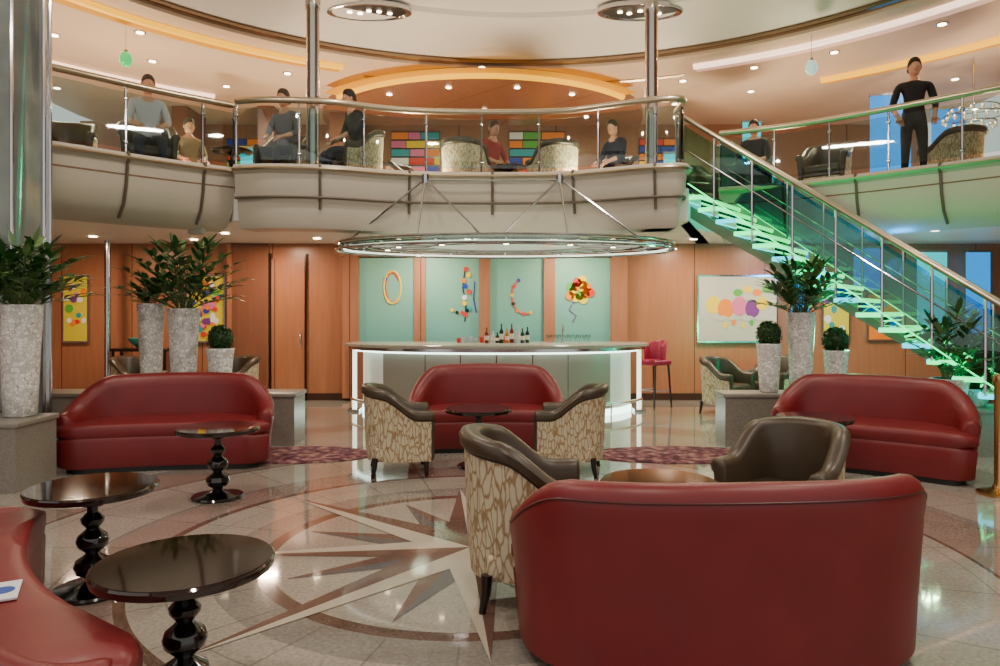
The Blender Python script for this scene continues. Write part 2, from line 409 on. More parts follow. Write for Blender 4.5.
# star inlay
brn=mat('inlay_brown',(104,78,70),.08,noise=.25,nscale=40); crm=mat('inlay_cream',(184,174,158),.08,noise=.14,nscale=40); blu=mat('inlay_grey',(92,88,90),.08,noise=.25,nscale=40)
mb=MB('floor_star_inlay')
def star(n,R,r,off,z,ma,mb_):
    for k in range(n):
        a=off+2*pi*k/n; t=(FC[0]+R*math.cos(a),FC[1]+R*math.sin(a),z); c=(FC[0],FC[1],z)
        for sg,m in((1,ma),(-1,mb_)):
            b=a+sg*pi/n; e=(FC[0]+r*math.cos(b),FC[1]+r*math.sin(b),z)
            mb.add([c,t,e],[(0,1,2)],m)
star(8,1.22,.40,pi/8+.1,.002,blu,brn)
star(8,1.6,.40,.1,.003,brn,crm)
star(4,2.02,.27,.1+pi/4,.004,crm,brn)
ob=mb.done()
# rugs
rm=rug_mat()
for (x,y,a,b) in [(-2.2,7.95,.80,.46),(1.95,7.95,1.0,.46)]:
    mb=MB('purple_rug'); mb.lathe([(1,0),(1,.008),(.97,.012)],rm,(0,0,0),48,sx=a,sy=b); finish(mb,Matrix.Translation((x,y,.001)))
# lower back wall
mb=MB('wall_back'); mb.box((0,12.95,1.4),(18.2,.3,2.8),wood_wall); mb.done()
mb=MB('wall_left'); mb.box((-9.15,6,3),(.2,14,6),wood_dark); mb.done()
mb=MB('wall_right'); mb.box((9.15,6,3),(.2,14,6),wood_dark); mb.done()
mb=MB('baseboard_back'); mb.box((0,12.78,.06),(18,.03,.12),mat('baseboard_m',(60,34,22),.4)); mb.done()
mb=MB('door_1'); x0,x1=-4.06,-3.44; mb.box(((x0+x1)/2,12.77,1.25),(x1-x0,.05,2.5),wood_wall)
for x in(x0,x1): mb.box((x,12.75,1.3),(.03,.05,2.6),darkwood)
mb.tube([(x1-.08,12.74,.95),(x1-.08,12.70,1.0),(x1-.08,12.70,1.15),(x1-.08,12.74,1.2)],.01,chrome); mb.done()
mb=MB('dark_alcove_panel'); mb.box((-4.42,12.74,1.38),(.66,.08,2.76),wood_dark); mb.box((-4.76,12.7,1.38),(.06,.16,2.76),wood_wall); mb.done()  # flat dark panel in place of the dark alcove
mb=MB('wall_thermostat'); mb.box((0,0,0),(.1,.03,.13),chrome,bev=.01); mb.box((0,-.02,.02),(.06,.01,.05),dark); finish(mb,Matrix.Translation((-6.0,12.78,1.7)))
# back-bar: frame and four lit teal panels with abstract art
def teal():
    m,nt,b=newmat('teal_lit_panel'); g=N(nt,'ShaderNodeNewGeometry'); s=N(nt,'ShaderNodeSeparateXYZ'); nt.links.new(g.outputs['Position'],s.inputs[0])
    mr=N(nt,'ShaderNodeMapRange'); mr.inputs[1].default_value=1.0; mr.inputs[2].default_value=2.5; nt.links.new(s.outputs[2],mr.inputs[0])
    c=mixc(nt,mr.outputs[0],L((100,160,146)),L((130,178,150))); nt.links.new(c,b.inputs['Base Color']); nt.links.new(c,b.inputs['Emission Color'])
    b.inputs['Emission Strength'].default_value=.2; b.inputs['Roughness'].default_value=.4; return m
tealm=teal()
art={n:mat('paint_'+n,c,.5,emis=.12) for n,c in dict(red=(215,50,30),yellow=(240,205,30),orange=(240,130,20),blue=(30,60,160),black=(20,20,20),green=(90,170,60),white=(235,235,225),pink=(220,110,150),purple=(120,50,130),teal=(30,150,160)).items()}
mb=MB('back_bar_display')
PX=[(-2.49,-1.50),(-1.32,-.36),(-.18,.78),(.96,1.95)]
mb.box((-.27,12.72,2.62),(5.1,.16,.16),wood_wall); mb.box((-.27,12.70,.5),(4.7,.2,1.0),wood_dark)
for x in(-2.63,-1.41,-.27,.87,2.1): mb.box((x,12.72,1.3),(.2 if abs(x+.27)<1.5 else .28,.14,2.5),wood_wall)
for a,b in PX:
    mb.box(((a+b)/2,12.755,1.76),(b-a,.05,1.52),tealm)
    for x in(a,b): mb.box((x,12.725,1.76),(.02,.03,1.52),brass)
yw=12.722
def ring(cx,cz,rx,rz,m,r=.012,a0=0,a1=2*pi,n=20): mb.tube([(cx+rx*math.cos(a0+(a1-a0)*k/n),yw,cz+rz*math.sin(a0+(a1-a0)*k/n)) for k in range(n+1)],r,m,6)
def blob(x,z,r,m,sx=1,sy=1): mb.disc((x,yw+.0,z),r,m,(0,-1,0),16,.012,sx,sy)
ring(-1.9,2.0,.15,.29,art['yellow'],.018,.0,6.28)
ring(-1.9,2.0,.12,.25,art['red'],.01,.5,4.6)
for k,(a,c) in enumerate([(.8,'red'),(1.9,'orange'),(2.6,'blue'),(4.2,'yellow'),(5.2,'orange')]): blob(-1.9+.14*math.cos(a),2.0+.28*math.sin(a),.03,art[c])
mb.tube([(-.62,yw,2.3),(-.66,yw,2.0),(-.6,yw,1.7),(-.62,yw,1.4)],.012,art['black'],6)
for k in range(9): blob(-.6+.05*math.sin(k*2),2.32-.1*k,.045,art[['red','yellow','orange','blue','red','white','yellow','teal','red'][k]])
for k in range(4): blob(-.85+.09*k,1.6-.05*math.sin(k),.032,art[['yellow','black','red','black'][k]])
mb.tube([(-.45,yw,2.1),(-.47,yw,1.8),(-.42,yw,1.55)],.01,art['blue'],6)
ring(.45,1.85,.24,.32,art['red'],.014,2.0,5.2)
for k in range(7): blob(.45+.24*math.cos(2.1+.5*k),1.85+.32*math.sin(2.1+.5*k),.032,art[['blue','red','yellow','black','orange','red','yellow'][k]])
for k in range(14): blob(1.4+.19*math.cos(k*2.4)*(.4+k/20),1.95+.2*math.sin(k*2.4)*(.4+k/20),.08,art[['yellow','orange','green','yellow','yellow','orange','red'][k%7]])
mb.tube([(1.3,yw,1.75),(1.22,yw,1.6),(1.35,yw,1.5),(1.28,yw,1.38)],.01,art['purple'],6)
mb.done()
# framed paintings
def painting(name,x0,x1,z0,z1,y,ground,blobs,frame=chrome):
    mb=MB(name); cx=(x0+x1)/2; cz=(z0+z1)/2
    mb.box((cx,y,cz),(x1-x0,.04,z1-z0),frame); mb.box((cx,y-.022,cz),(x1-x0-.06,.01,z1-z0-.06),ground)
    for i,(u,v,r,m,sx,sy) in enumerate(blobs): mb.disc((x0+(x1-x0)*u,y-.026-.0005*i,z0+(z1-z0)*v),r,m,(0,-1,0),18,.006,sx,sy)
    return mb.done()
rb=lambda n,r: [(random.uniform(.15,.85),random.uniform(.12,.88),random.uniform(r*.6,r),art[random.choice(['red','pink','orange','teal','white','green','blue','purple'])],random.uniform(.8,1.4),random.uniform(.8,1.4)) for _ in range(n)]
yellowg=mat('yellow_canvas',(222,204,50),.6,emis=.05); whiteg=mat('white_canvas',(196,198,184),.6)
painting('framed_yellow_painting',-5.56,-4.86,1.02,2.22,12.76,yellowg,rb(44,.06))
painting('framed_yellow_painting',-7.75,-7.28,1.02,2.22,12.76,yellowg,rb(14,.06))
painting('framed_balloon_painting',3.49,4.92,1.02,2.22,12.76,whiteg,
  [(.2,.56,.15,art['yellow'],.9,1.05),(.35,.5,.16,art['orange'],.9,1.1),(.52,.54,.15,art['pink'],.9,1.15),(.68,.5,.15,art['purple'],.85,1.1),(.8,.58,.12,art['yellow'],.9,1)]+
  [(.5+.12*k,.74+.05*(k%2),.065,art[['green','yellow','orange','green'][k]],1.3,1) for k in range(4)]+[(.3+.16*k,.36,.07,whiteg,1.6,.7) for k in range(4)]+[(.34+.11*k,.26+.04*(k%2),.035,art[['yellow','orange','yellow','green'][k]],1,1.6) for k in range(4)])
painting('framed_yellow_painting',5.7,6.2,1.05,1.9,12.76,yellowg,rb(8,.06))
painting('framed_yellow_painting',6.5,7.1,1.05,1.9,12.76,art['orange'],rb(8,.06))
# ---------------------------------------------------------------- balcony and upper deck
DZ=3.3
LPc=[(-8.9,4.6),(-8,5.1),(-6.4,6.2),(-5.6,7.2),(-4.95,8.0),(-4.2,8.85),(-3.5,9.5)]
CPc=[(-3.42,9.3),(-2.95,9.22),(-2.2,9.32),(-1.6,9.6),(-1.0,9.75),(-.1,9.8),(.8,9.75),(1.3,9.55),(1.9,9.25),(2.35,9.2),(2.42,9.8)]
GPc=[(2.42,9.8),(3.35,11.0)]
RPc=[(3.35,11.0),(3.75,10.8),(4.4,10.4),(5.2,9.65),(6.1,8.65),(7.2,7.3),(8.9,5.4)]
LP,CP,RP=crom(LPc,6),crom(CPc,6),crom(RPc,6); GP=[Vector(p) for p in GPc]
def fascia(name,P,prof,ribs):
    nr=normals(P); mb=MB(name)
    mb.loft([[Vector((P[i].x+nr[i].x*n,P[i].y+nr[i].y*n,z)) for n,z in prof] for i in range(len(P))],fascia_m,closed=True)
    acc=0
    for i in range(1,len(P)-1):
        acc+=(P[i]-P[i-1]).length
        if acc>ribs:
            acc=0; mb.tube([(P[i].x+nr[i].x*(n+.012),P[i].y+nr[i].y*(n+.012),z) for n,z in prof[:8]],.02,fascia_d,5)
    ob=mb.done(35); return ob
prof=[(-.12,3.47),(.04,3.47),(.06,3.44),(.06,3.38),(.02,3.35),(-.02,3.1),(-.10,2.88),(-.25,2.72),(-.45,2.66),(-.5,2.78),(-.3,3.2)]
profc=[(-.12,3.47),(.04,3.47),(.06,3.44),(.06,3.38),(.02,3.35),(.0,3.12),(-.05,3.02),(-.06,2.9),(-.09,2.72),(-.12,2.66),(-.5,2.66),(-.5,2.8),(-.3,3.2)]
fascia('balcony_fascia_left',LP,prof,.9); fascia('balcony_fascia_center',CP,profc,1.1); fascia('balcony_fascia_right',RP,prof,.9)
mb=MB('trim_1')
for P in(LP,CP,RP):
    nr=normals(P); mb.tube([(P[i].x+nr[i].x*.07,P[i].y+nr[i].y*.07,3.41) for i in range(len(P))],.025,brass,6)
nr=normals(CP); mb.tube([(CP[i].x+nr[i].x*.0,CP[i].y+nr[i].y*.0,3.05) for i in range(len(CP))],.02,fascia_d,6)
mb.done()
allP=LP+CP[1:]+GP[1:]+RP[1:]
def outer(p,bx=9,by=12.8):
    d=Vector((p.x,p.y-3)); k=min(bx/abs(d.x) if abs(d.x)>.01 else 99,(by-3)/d.y if d.y>.01 else 99); k=max(k,1.02); return Vector((d.x*k,3+d.y*k))
def slab(name,pts,z0,z1,m,bx,by,ins=.1,mb_=None):
    mb=MB(name); vs=[];fs=[]; n=len(pts)
    ctr=Vector((0,4))
    for p in pts:
        q=p+(p-ctr).normalized()*ins; o=outer(p,bx,by)
        vs+=[(q.x,q.y,z0),(o.x,o.y,z0),(q.x,q.y,z1),(o.x,o.y,z1)]
    for i in range(n-1):
        a=4*i;b=a+4; fs+=[(a,a+1,b+1,b),(a+2,b+2,b+3,a+3),(a,b,b+2,a+2),(a+1,a+3,b+3,b+1)]
    mb.add(vs,fs,m); 
    return mb.done(30)
slab('ceiling_lower',allP,2.78,3.2,ceil_w,9,12.8,.28)
carpet=mat('upper_carpet',(120,92,78),.95,noise=.3)
slab('floor_upper_deck',allP,3.205,DZ,carpet,9,15.6,.0)
# ceiling circle of upper deck
CC=Vector((.3,5.7)); 
def arc(R,a0,a1,n=60,c=CC): return [Vector((c.x+R*math.cos(a0+(a1-a0)*k/n),c.y+R*math.sin(a0+(a1-a0)*k/n))) for k in range(n+1)]
CZ=5.62
def ringslab(name,R,z0,z1,m,a0=-.15,a1=pi+.15):
    mb=MB(name); vs=[];fs=[]; A=arc(R,a1,a0,80)
    for p in A:
        d=(p-CC); k=min(9.0/abs(d.x) if abs(d.x)>.01 else 99,(9.9/d.y) if d.y>.01 else 99); k=max(k,1.05); o=CC+d*k
        vs+=[(p.x,p.y,z0),(o.x,o.y,z0),(p.x,p.y,z1),(o.x,o.y,z1)]
    for i in range(80):
        a=4*i;b=a+4; fs+=[(a,a+1,b+1,b),(a+2,b+2,b+3,a+3),(a,b,b+2,a+2),(a+1,a+3,b+3,b+1)]
    mb.add(vs,fs,m); return mb.done(30)
ringslab('ceiling_upper',6.3,CZ,CZ+.3,ceil_m)
# central atrium ceiling disc with rim
mb=MB('ceiling_atrium_dome')
mb.lathe([(.01,5.9),(4.7,5.9),(4.75,5.84),(5.6,5.8),(5.95,5.74),(6.05,5.7),(6.12,5.72),(6.14,5.8),(6.14,6.1),(.01,6.1)],ceil_w,(CC.x,CC.y,0),96)
mb.lathe([(6.15,5.66),(6.28,5.66),(6.28,5.72),(6.15,5.72),(6.15,5.66)],mat('rim_mirror',(150,130,110),.15,1),(CC.x,CC.y,0),96,cap=False)
mb.done(30)
for x in(-1.85,1.98):
    mb=MB('oval_ceiling_spot_cluster'); mb.lathe([(.6,.03),(.6,-.03),(.55,-.035),(.52,-.01),(.52,.03),(.6,.03)],chrome,(0,0,0),40,sx=1,sy=.5,cap=False); mb.lathe([(.53,.02),(.53,-.008)],dark,(0,0,0),40,sx=1,sy=.5)
    for k in range(5): mb.disc((-.28+.14*k,.05*math.sin(k*2),-.012),.035,em_white,(0,0,-1))
    finish(mb,Matrix.Translation((x,10.2,5.835))) 
# coves: lamp tube plus flat emissive strip painting its glow on the ceiling
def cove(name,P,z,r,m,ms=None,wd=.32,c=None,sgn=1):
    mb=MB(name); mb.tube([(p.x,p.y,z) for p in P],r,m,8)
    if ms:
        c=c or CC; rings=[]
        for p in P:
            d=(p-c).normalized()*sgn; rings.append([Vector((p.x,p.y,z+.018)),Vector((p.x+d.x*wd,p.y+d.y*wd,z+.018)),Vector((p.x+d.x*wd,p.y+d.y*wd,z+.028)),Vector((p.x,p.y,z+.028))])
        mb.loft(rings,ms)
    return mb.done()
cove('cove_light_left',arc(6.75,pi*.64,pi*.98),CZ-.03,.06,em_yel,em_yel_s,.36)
cove('cove_light_left_outer',arc(9.6,pi*.70,pi*.82),CZ-.03,.05,em_pink)
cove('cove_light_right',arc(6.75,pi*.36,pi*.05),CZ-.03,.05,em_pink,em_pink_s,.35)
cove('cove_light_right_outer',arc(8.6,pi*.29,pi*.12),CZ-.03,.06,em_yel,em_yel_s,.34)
c2=Vector((-.35,15.2))
mb=MB('ceiling_center_soffit'); 
P=[c2+Vector((3.3*math.cos(a),3.3*math.sin(a))) for a in [pi+pi*k/48 for k in range(49)]]
mb.loft([[Vector((p.x,p.y,z)) for p in P] for z in(5.5,5.62)],wood_up); mb.done(30)
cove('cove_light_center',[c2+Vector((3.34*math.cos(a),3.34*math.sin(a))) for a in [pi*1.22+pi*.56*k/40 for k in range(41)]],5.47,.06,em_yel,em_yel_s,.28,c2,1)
mb=MB('trim_2'); mb.tube([(p.x,p.y,5.6) for p in arc(7.15,pi*.37,pi*.62)],.03,brass,6); mb.done()
# upper walls
mb=MB('wall_upper_back'); mb.box((0,15.75,4.45),(18.2,.3,2.5),wood_up); mb.done()
mb=MB('wall_upper_panel_left'); 
for x in(-6.3,-4.6,-3.2): mb.box((x,14.6,4.45),(.3,.9,2.32),wood_dark)
mb.done()
def grid_art(x0,x1,z0,z1,y):
    mb=MB('coloured_grid_artwork'); mb.box(((x0+x1)/2,y+.02,(z0+z1)/2),(x1-x0,.05,z1-z0),darkwood)
    nz=6
    for j in range(nz):
        h=(z1-z0)/nz; x=x0
        while x<x1-.05:
            w=min(random.uniform(.25,.6),x1-x)
            mb.box((x+w/2,y-.01,z0+h*(j+.5)),(w*.96,.02,h*.8),art[random.choice(['red','yellow','teal','orange','white','pink','green','blue','orange'])]); x+=w
    mb.done()
grid_art(-2.35,-1.3,4.35,5.45,15.55); grid_art(.2,1.4,4.35,5.45,15.55); grid_art(-5.9,-5.0,4.35,5.3,15.55); grid_art(3.0,3.9,4.35,5.3,15.55)
def lit_panel(x,y,z0,z1,w,rz,m):
    mb=MB('blue_backlit_glass_panel'); mb.box((0,0,(z0+z1)/2),(w,.04,z1-z0),m); mb.box((0,0,z1+.02),(w+.04,.07,.04),chrome); mb.box((0,0,z0-.02),(w+.04,.07,.04),chrome)
    finish(mb,Matrix.Translation((x,y,0))@Matrix.Rotation(rz,4,'Z'))
lit_panel(6.45,11.9,DZ+.04,5.15,.6,-.3,em_blue); lit_panel(-4.4,12.5,DZ+.04,4.4,.2,0,em_cyan); lit_panel(4.3,12.3,DZ+.04,4.8,.3,0,em_cyan); lit_panel(7.6,12.2,DZ+.04,5.0,.5,-.3,em_blue)
lit_panel(5.25,12.6,1.0,2.66,.3,0,em_blue); lit_panel(6.35,12.4,1.95,2.66,.5,0,em_blue); lit_panel(7.5,12.5,1.2,2.6,.5,0,em_cyan); lit_panel(8.3,12.5,1.2,2.6,.4,0,em_blue); lit_panel(3.2,13.4,DZ+.04,4.5,.3,0,em_cyan)
# rails
def railing(name,P,skip=0):
    nr=normals(P); mb=MB(name); q=[Vector((P[i].x-nr[i].x*.02,P[i].y-nr[i].y*.02)) for i in range(len(P))]
    mb.tube([(p.x,p.y,4.3) for p in q],.042,brass,10)
    mb.loft([[Vector((q[i].x+nr[i].x*d,q[i].y+nr[i].y*d,z)) for d,z in((-.005,3.53),(.005,3.53),(.005,4.2),(-.005,4.2))] for i in range(len(P))],pane)
    acc=.9
    for i in range(0,len(P)):
        if i: acc+=(q[i]-q[i-1]).length
        if acc>.75 or i==len(P)-1:
            acc=0; p=q[i]; mb.tube([(p.x,p.y,3.475),(p.x,p.y,4.28)],.016,chrome,6); mb.ball((p.x,p.y,3.6),.028,chrome,8); mb.ball((p.x,p.y,4.12),.028,chrome,8)
    mb.done()
railing('balcony_railing',LP[8:]); railing('balcony_railing',CP); railing('balcony_railing',RP)
# columns
for x,y in((-2.5,9.62),(2.05,9.75)):
    mb=MB('chrome_column'); mb.lathe([(.12,3.3),(.12,3.36),(.085,3.38),(.085,5.6),(.1,5.62),(.1,5.75)],mat('column_chrome',(190,182,172),.2,1),(x,y,0),24); mb.done()
mb=MB('marble_column')
cm=mat('column_mirror_marble',(138,144,140),.12,.5,noise=.5,nscale=2.5)
mb.lathe([(.46,0),(.46,.12),(.42,.14),(.42,5.55),(.46,5.6)],cm,(-5.05,7.3,0),8)
for k in range(8):
    a=2*pi*k/8; mb.tube([(-5.05+.425*math.cos(a),7.3+.425*math.sin(a),.1),(-5.05+.425*math.cos(a),7.3+.425*math.sin(a),5.6)],.018,chrome,6)
mb.done()
mb=MB('chrome_post'); mb.tube([(-6.65,12.2,0),(-6.65,12.2,2.78)],.05,chrome,12); mb.disc((-6.65,12.2,0),.1,chrome,(0,0,1),t=.04); mb.done()
# downlights
mb=MB('recessed_downlights')
dl=[(-6.5,10.5),(-5.6,11.6),(-7.3,9.0),(-4.9,12.9),(-6.4,12.6),(-3.6,12.2),(-2.9,13.6),(-7.6,11.4),(3.2,12.6),(4.2,11.9),(5.2,11.2),(6.2,10.1),(7.0,9.0),(4.6,13.2),(5.9,12.3),(7.2,11),(3.4,14),(-.3,12.05-.15),(-8,13),(7.9,12.5),(-5.2,10.4),(-7.0,12.0),(-5.8,13.4)]
for x,y in dl:
    mb.disc((x,y,CZ-.012),.075,chrome,(0,0,-1),t=.004); mb.disc((x,y,CZ-.016),.055,em_white,(0,0,-1),t=.006)
for x,y in[(-2,13),(-.9,12.6),(.3,12.6),(1.3,13),(-.3,14)]: mb.disc((x,y,5.49),.05,em_white,(0,0,-1),t=.006)
for x,y in[(-6.5,11.5),(-5.1,12),(-4.2,11),(-3,11.8),(3.2,11.9),(4.2,12.1),(5.3,11.4),(6.4,10.6)]: mb.disc((x,y,2.77),.06,em_white,(0,0,-1),t=.006)
mb.done()
# ---------------------------------------------------------------- bar
mb=MB('curved_bar_counter')
HB=2.36
def barO(s,z,dy=0):
    o=[]
    for k in range(33):
        u=-1+2*k/32; x=HB*u; o.append(Vector((-.05+x*s,10.38+.55*u*u+.4*abs(u)**8+(1-s)*1.2+dy,z)))
    o+=[Vector((-.05+HB*s,11.75,z)),Vector((-.05-HB*s,11.75,z))]; return o
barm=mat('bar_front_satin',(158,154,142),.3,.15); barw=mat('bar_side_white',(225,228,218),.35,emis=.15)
mb.loft([barO(1.0,1.03),barO(1.012,1.04),barO(1.012,1.075),barO(1.0,1.085)],mat('bar_top_stone',(166,160,146),.12,noise=.2,nscale=50))
mb.loft([barO(.99,.985),barO(.99,1.03)],chrome)
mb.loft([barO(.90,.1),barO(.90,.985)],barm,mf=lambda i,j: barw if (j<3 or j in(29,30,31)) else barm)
glow=mat('bar_base_glow',(220,240,235),.4,emis=6,ecol=(215,240,228))
mb.loft([barO(.905,.0),barO(.905,.1)],glow)
st=barO(.94,.965)[:33]; mb.tube([(p.x,p.y,p.z) for p in st],.014,glow,6)
fr=barO(.895,.5)[:33]
for i in(0,3,8,12,16,20,24,29,32):
    p=fr[i]; mb.tube([(p.x,p.y,.1),(p.x,p.y,.98)],.012,chrome,5)
for i in(0,1): 
    x=[-2.3,2.2][i]
    mb.box((x,11.4,.5),(.05,.1,.96),em_soft); mb.box((x,11.4,.02),(.18,.22,.04),chrome)
fr=barO(.97,.2)[:33]; mb.tube([(p.x,p.y,.2) for p in fr],.022,brass,8)
for i in range(0,33,4): p=fr[i]; mb.tube([(p.x,p.y,.2),(p.x,p.y+.04,0.0)],.012,brass,6)
mb.done(35)
# bottles and glassware
mb=MB('bar_bottles_and_glasses')
cols=[mat('bottle_a',(120,30,15),.1),mat('bottle_b',(30,50,25),.1),mat('bottle_c',(190,120,40),.1),mat('bottle_d',(200,210,215),.08),mat('bottle_e',(25,18,16),.1)]
labm=mat('label',(230,220,200),.6)
for k in range(9):
    x=-.2+.08*k+random.uniform(-.02,.02); y=11.15+.08*(k%3); h=random.uniform(.16,.31); r=.032
    mb.lathe([(r,0),(r,h*.58),(r*.9,h*.64),(r*.36,h*.76),(r*.34,h*.97),(r*.42,h*.975),(r*.42,h)],cols[(k*3)%5],(x,y,1.086),12)
    mb.lathe([(r*1.03,h*.2),(r*1.03,h*.48)],labm,(x,y,1.086),12)
for k in range(10):
    x=.75+.07*k; mb.lathe([(.028,0),(.028,.004),(.004,.01),(.004,.06),(.026,.085),(.03,.13)],pane,(x,11.2+.05*(k%2),1.086),10)
mb.tube([(1.0,11.5,1.085),(1.0,11.5,1.3),(1.0,11.45,1.36),(1.0,11.36,1.34),(1.0,11.34,1.28)],.014,chrome,8)
for k in range(12): mb.lathe([(.03,0),(.036,.07+.02*(k%3))],cols[3] if k%4 else art['red'],(-.65+.09*k,11.35,1.086),10)
mb.done()
magenta=mat('magenta_leather',(150,26,62),.4)
def stool(loc,face):
    mb=MB('bar_stool')
    mb.box((0,0,.74),(.42,.4,.09),magenta,bev=.03)
    plan=[Vector((.2*math.sin(f),-.05+.24*math.cos(f))) for f in [-1.45+2.9*k/16 for k in range(17)]]
    shell(mb,plan,lambda h:[(0,.78),(.02,h-.02),(.01,h),(-.02,h),(-.035,h-.02),(-.03,.78)],lambda u:1.1-.08*u*u,lambda i,j:magenta,magenta,.02)
    for sx in(-1,1):
        for sy in(-1,1): mb.tube([(sx*.17,sy*.15,.7),(sx*.2,sy*.19,0)],[.02,.014],darkwood)
    for sx in(-1,1): mb.tube([(sx*.185,-.175,.28),(sx*.185,.175,.28)],.01,chrome,6)
    mb.tube([(-.185,-.175,.28),(.185,-.175,.28)],.01,chrome,6)
    finish(mb,place('',loc,face))
stool((2.55,11.9,0),(-.8,-.5))
# glass canopy above bar
mb=MB('suspended_glass_canopy'); cx,cy,cz=.08,10.35,2.5
def el(s,z=cz,n=64,a=2.42,b=1.4): return [(cx+a*s*math.cos(2*pi*k/n),cy+b*s*math.sin(2*pi*k/n),z) for k in range(n)]
mb.tube(el(1,cz+.05),.016,chrome,8,True); mb.tube(el(1,cz-.05),.016,chrome,8,True)
A_=[Vector(p) for p in el(.995,cz-.05)]; B_=[Vector(p) for p in el(.995,cz+.05)]
frost=mat('canopy_frosted_glass',(215,225,212),.25,emis=.45,ecol=(230,235,210))  # emission puts the lit-underside glow into the disc itself
mb.loft([A_,B_],canopy_glass,cap=False)
mb.tube(el(.955,cz-.03),.014,em_soft,6,True)
for s in(.82,.64,.46): mb.tube(el(s),.012,chrome,6,True)
for k in range(16):
    e=el(1,n=16)[k]; e2=el(.46,n=16)[k]; mb.tube([e,e2],.012,chrome,5)
E1=[Vector(p) for p in el(.99,cz+.012)];E2=[Vector(p) for p in el(.80,cz+.012)]; E3=[p+Vector((0,0,.012)) for p in E2];E4=[p+Vector((0,0,.012)) for p in E1]
mb.loft([E1,E2,E3,E4,E1],canopy_glass,cap=False)
E1=[Vector(p) for p in el(.79,cz+.012)];E2=[p+Vector((0,0,.014)) for p in E1]
mb.loft([E1,E2],frost)
for k in range(6):
    e=el(.7,cz-.02,n=12)[6+k]; mb.lathe([(.02,.03),(.05,.0),(.045,-.02)],chrome,e,10); mb.disc((e[0],e[1],e[2]-.022),.035,em_white,(0,0,-1),t=.004)
for bx in(-1.0,.8):
    top=(bx,9.66,3.36); 
    for dx in((-1.0,-.05,.75) if bx<0 else (-.75,.05,1.0)):
        X=bx+dx; yy=cy-1.4*math.sqrt(max(0,1-((X-cx)/2.42)**2)); mb.tube([top,(X,yy,2.55)],.014,chrome,6)
    mb.lathe([(.05,-.06),(.05,.06)],chrome,(bx,9.66,3.36),10)
mb.tube([(-1.0,9.64,3.34),(-.1,9.68,3.34),(.8,9.64,3.34)],.012,chrome,6)
mb.done()
mb=MB('ceiling_speaker_box'); mb.box((0,0,0),(.2,.14,.1),white_metal,bev=.025); mb.tube([(0,.05,.04),(0,.08,.14)],.02,white_metal); finish(mb,Matrix.Translation((-4.05,9.62,2.66)))
mb=MB('console_table'); mb.box((0,0,.92),(1.0,.4,.05),darkwood,bev=.01)
for sx in(-1,1):
    for sy in(-1,1): mb.tube([(sx*.44,sy*.14,.9),(sx*.44,sy*.14,0)],.025,darkwood,8)
mb.box((0,0,.3),(.92,.34,.03),darkwood)
finish(mb,Matrix.Translation((-6.15,12.4,0)))
mb=MB('teal_glass_bowl'); mb.lathe([(.06,0),(.1,.01),(.2,.1),(.24,.17),(.225,.17),(.18,.1),(.02,.03)],mat('teal_glaze',(40,150,140),.15),n=24); finish(mb,Matrix.Translation((-6.15,12.4,.946)))
mb=MB('crystal_chandelier'); cr=mat('crystal',(200,192,175),.05,.5,emis=.25,ecol=(255,230,190))
mb.tube([(0,0,.0),(0,0,.95)],.015,chrome,6)
for R_,z,n in((.42,.0,18),(.3,-.12,14),(.18,-.22,9),(.34,.12,14)):
    mb.tube([(R_*math.cos(2*pi*k/24),R_*math.sin(2*pi*k/24),z+.03) for k in range(24)],.01,chrome,5,True)
    for k in range(n):
        a=2*pi*k/n; mb.ball((R_*math.cos(a),R_*math.sin(a),z-.03),.026,cr,8,sz=1.5)
finish(mb,Matrix.Translation((7.5,11.4,4.65)))
for (x,y,z,c) in((-5.3,10.2,5.15,(60,220,120)),(4.5,10.4,5.1,(190,230,225))):
    mb=MB('hanging_glass_ornament'); g=mat('ornament_%d'%c[0],c,.1,emis=.7); mb.tube([(0,0,.1),(0,0,.47)],.004,chrome,5)
    mb.ball((0,0,0),.085,g,16,sz=1.3); mb.lathe([(.02,.1),(.03,.12),(.02,.14)],chrome,n=12); finish(mb,Matrix.Translation((x,y,z)))
# ---------------------------------------------------------------- staircase
tread_m=mat('green_lit_glass_tread',(10,130,90),.15,emis=.9,ecol=(5,210,125))
edge_m=mat('green_tread_edge',(10,190,110),.3,emis=3.6,ecol=(10,240,130))
edge_b=mat('cyan_tread_edge',(10,160,180),.3,emis=3.0,ecol=(10,200,220))
riser_m=glass('green_riser_glass',(110,235,185),.06)
strm=mat('stair_stringer',(160,140,116),.35,.2)
top=Vector((2.9,10.4)); dr=Vector((.8,-.6)); sd=Vector((-.6,-.8)); NS=19; rise=DZ/NS; run=.24; W=.78
def S3(u,v,z): p=top+dr*u+sd*v; return Vector((p.x,p.y,z))
mb=MB('glass_staircase'); ang=math.atan2(dr.y,dr.x)
for k in range(1,NS):
    z=DZ-rise*k; u=run*(k-.5)+.05; c=S3(u,0,z-.02)
    mb.box(c,(run*1.12,2*W,.03),tread_m,ang)
    mb.box(S3(u+run*.56,0,z-.02),(.02,2*W,.046),edge_m,ang)
    mb.box(S3(u-run*.56,0,z-.02),(.02,2*W,.046),edge_b,ang)
    mb.box(S3(u,W+.01,z-.02),(run*1.12,.018,.055),edge_m if k%3 else edge_b,ang)
    mb.box(S3(u,-W-.01,z-.02),(run*1.12,.018,.055),edge_m,ang)
    mb.box(S3(u-run*.5,0,z+.08),(.008,2*W-.1,rise-.05),riser_m,ang)
    mb.box(S3(u-run*.5,0,z+.08),(.014,2*W-.1,.016),edge_m,ang)  # risers and these glow lines added to thicken the green shimmer
Lr=run*(NS-.5)
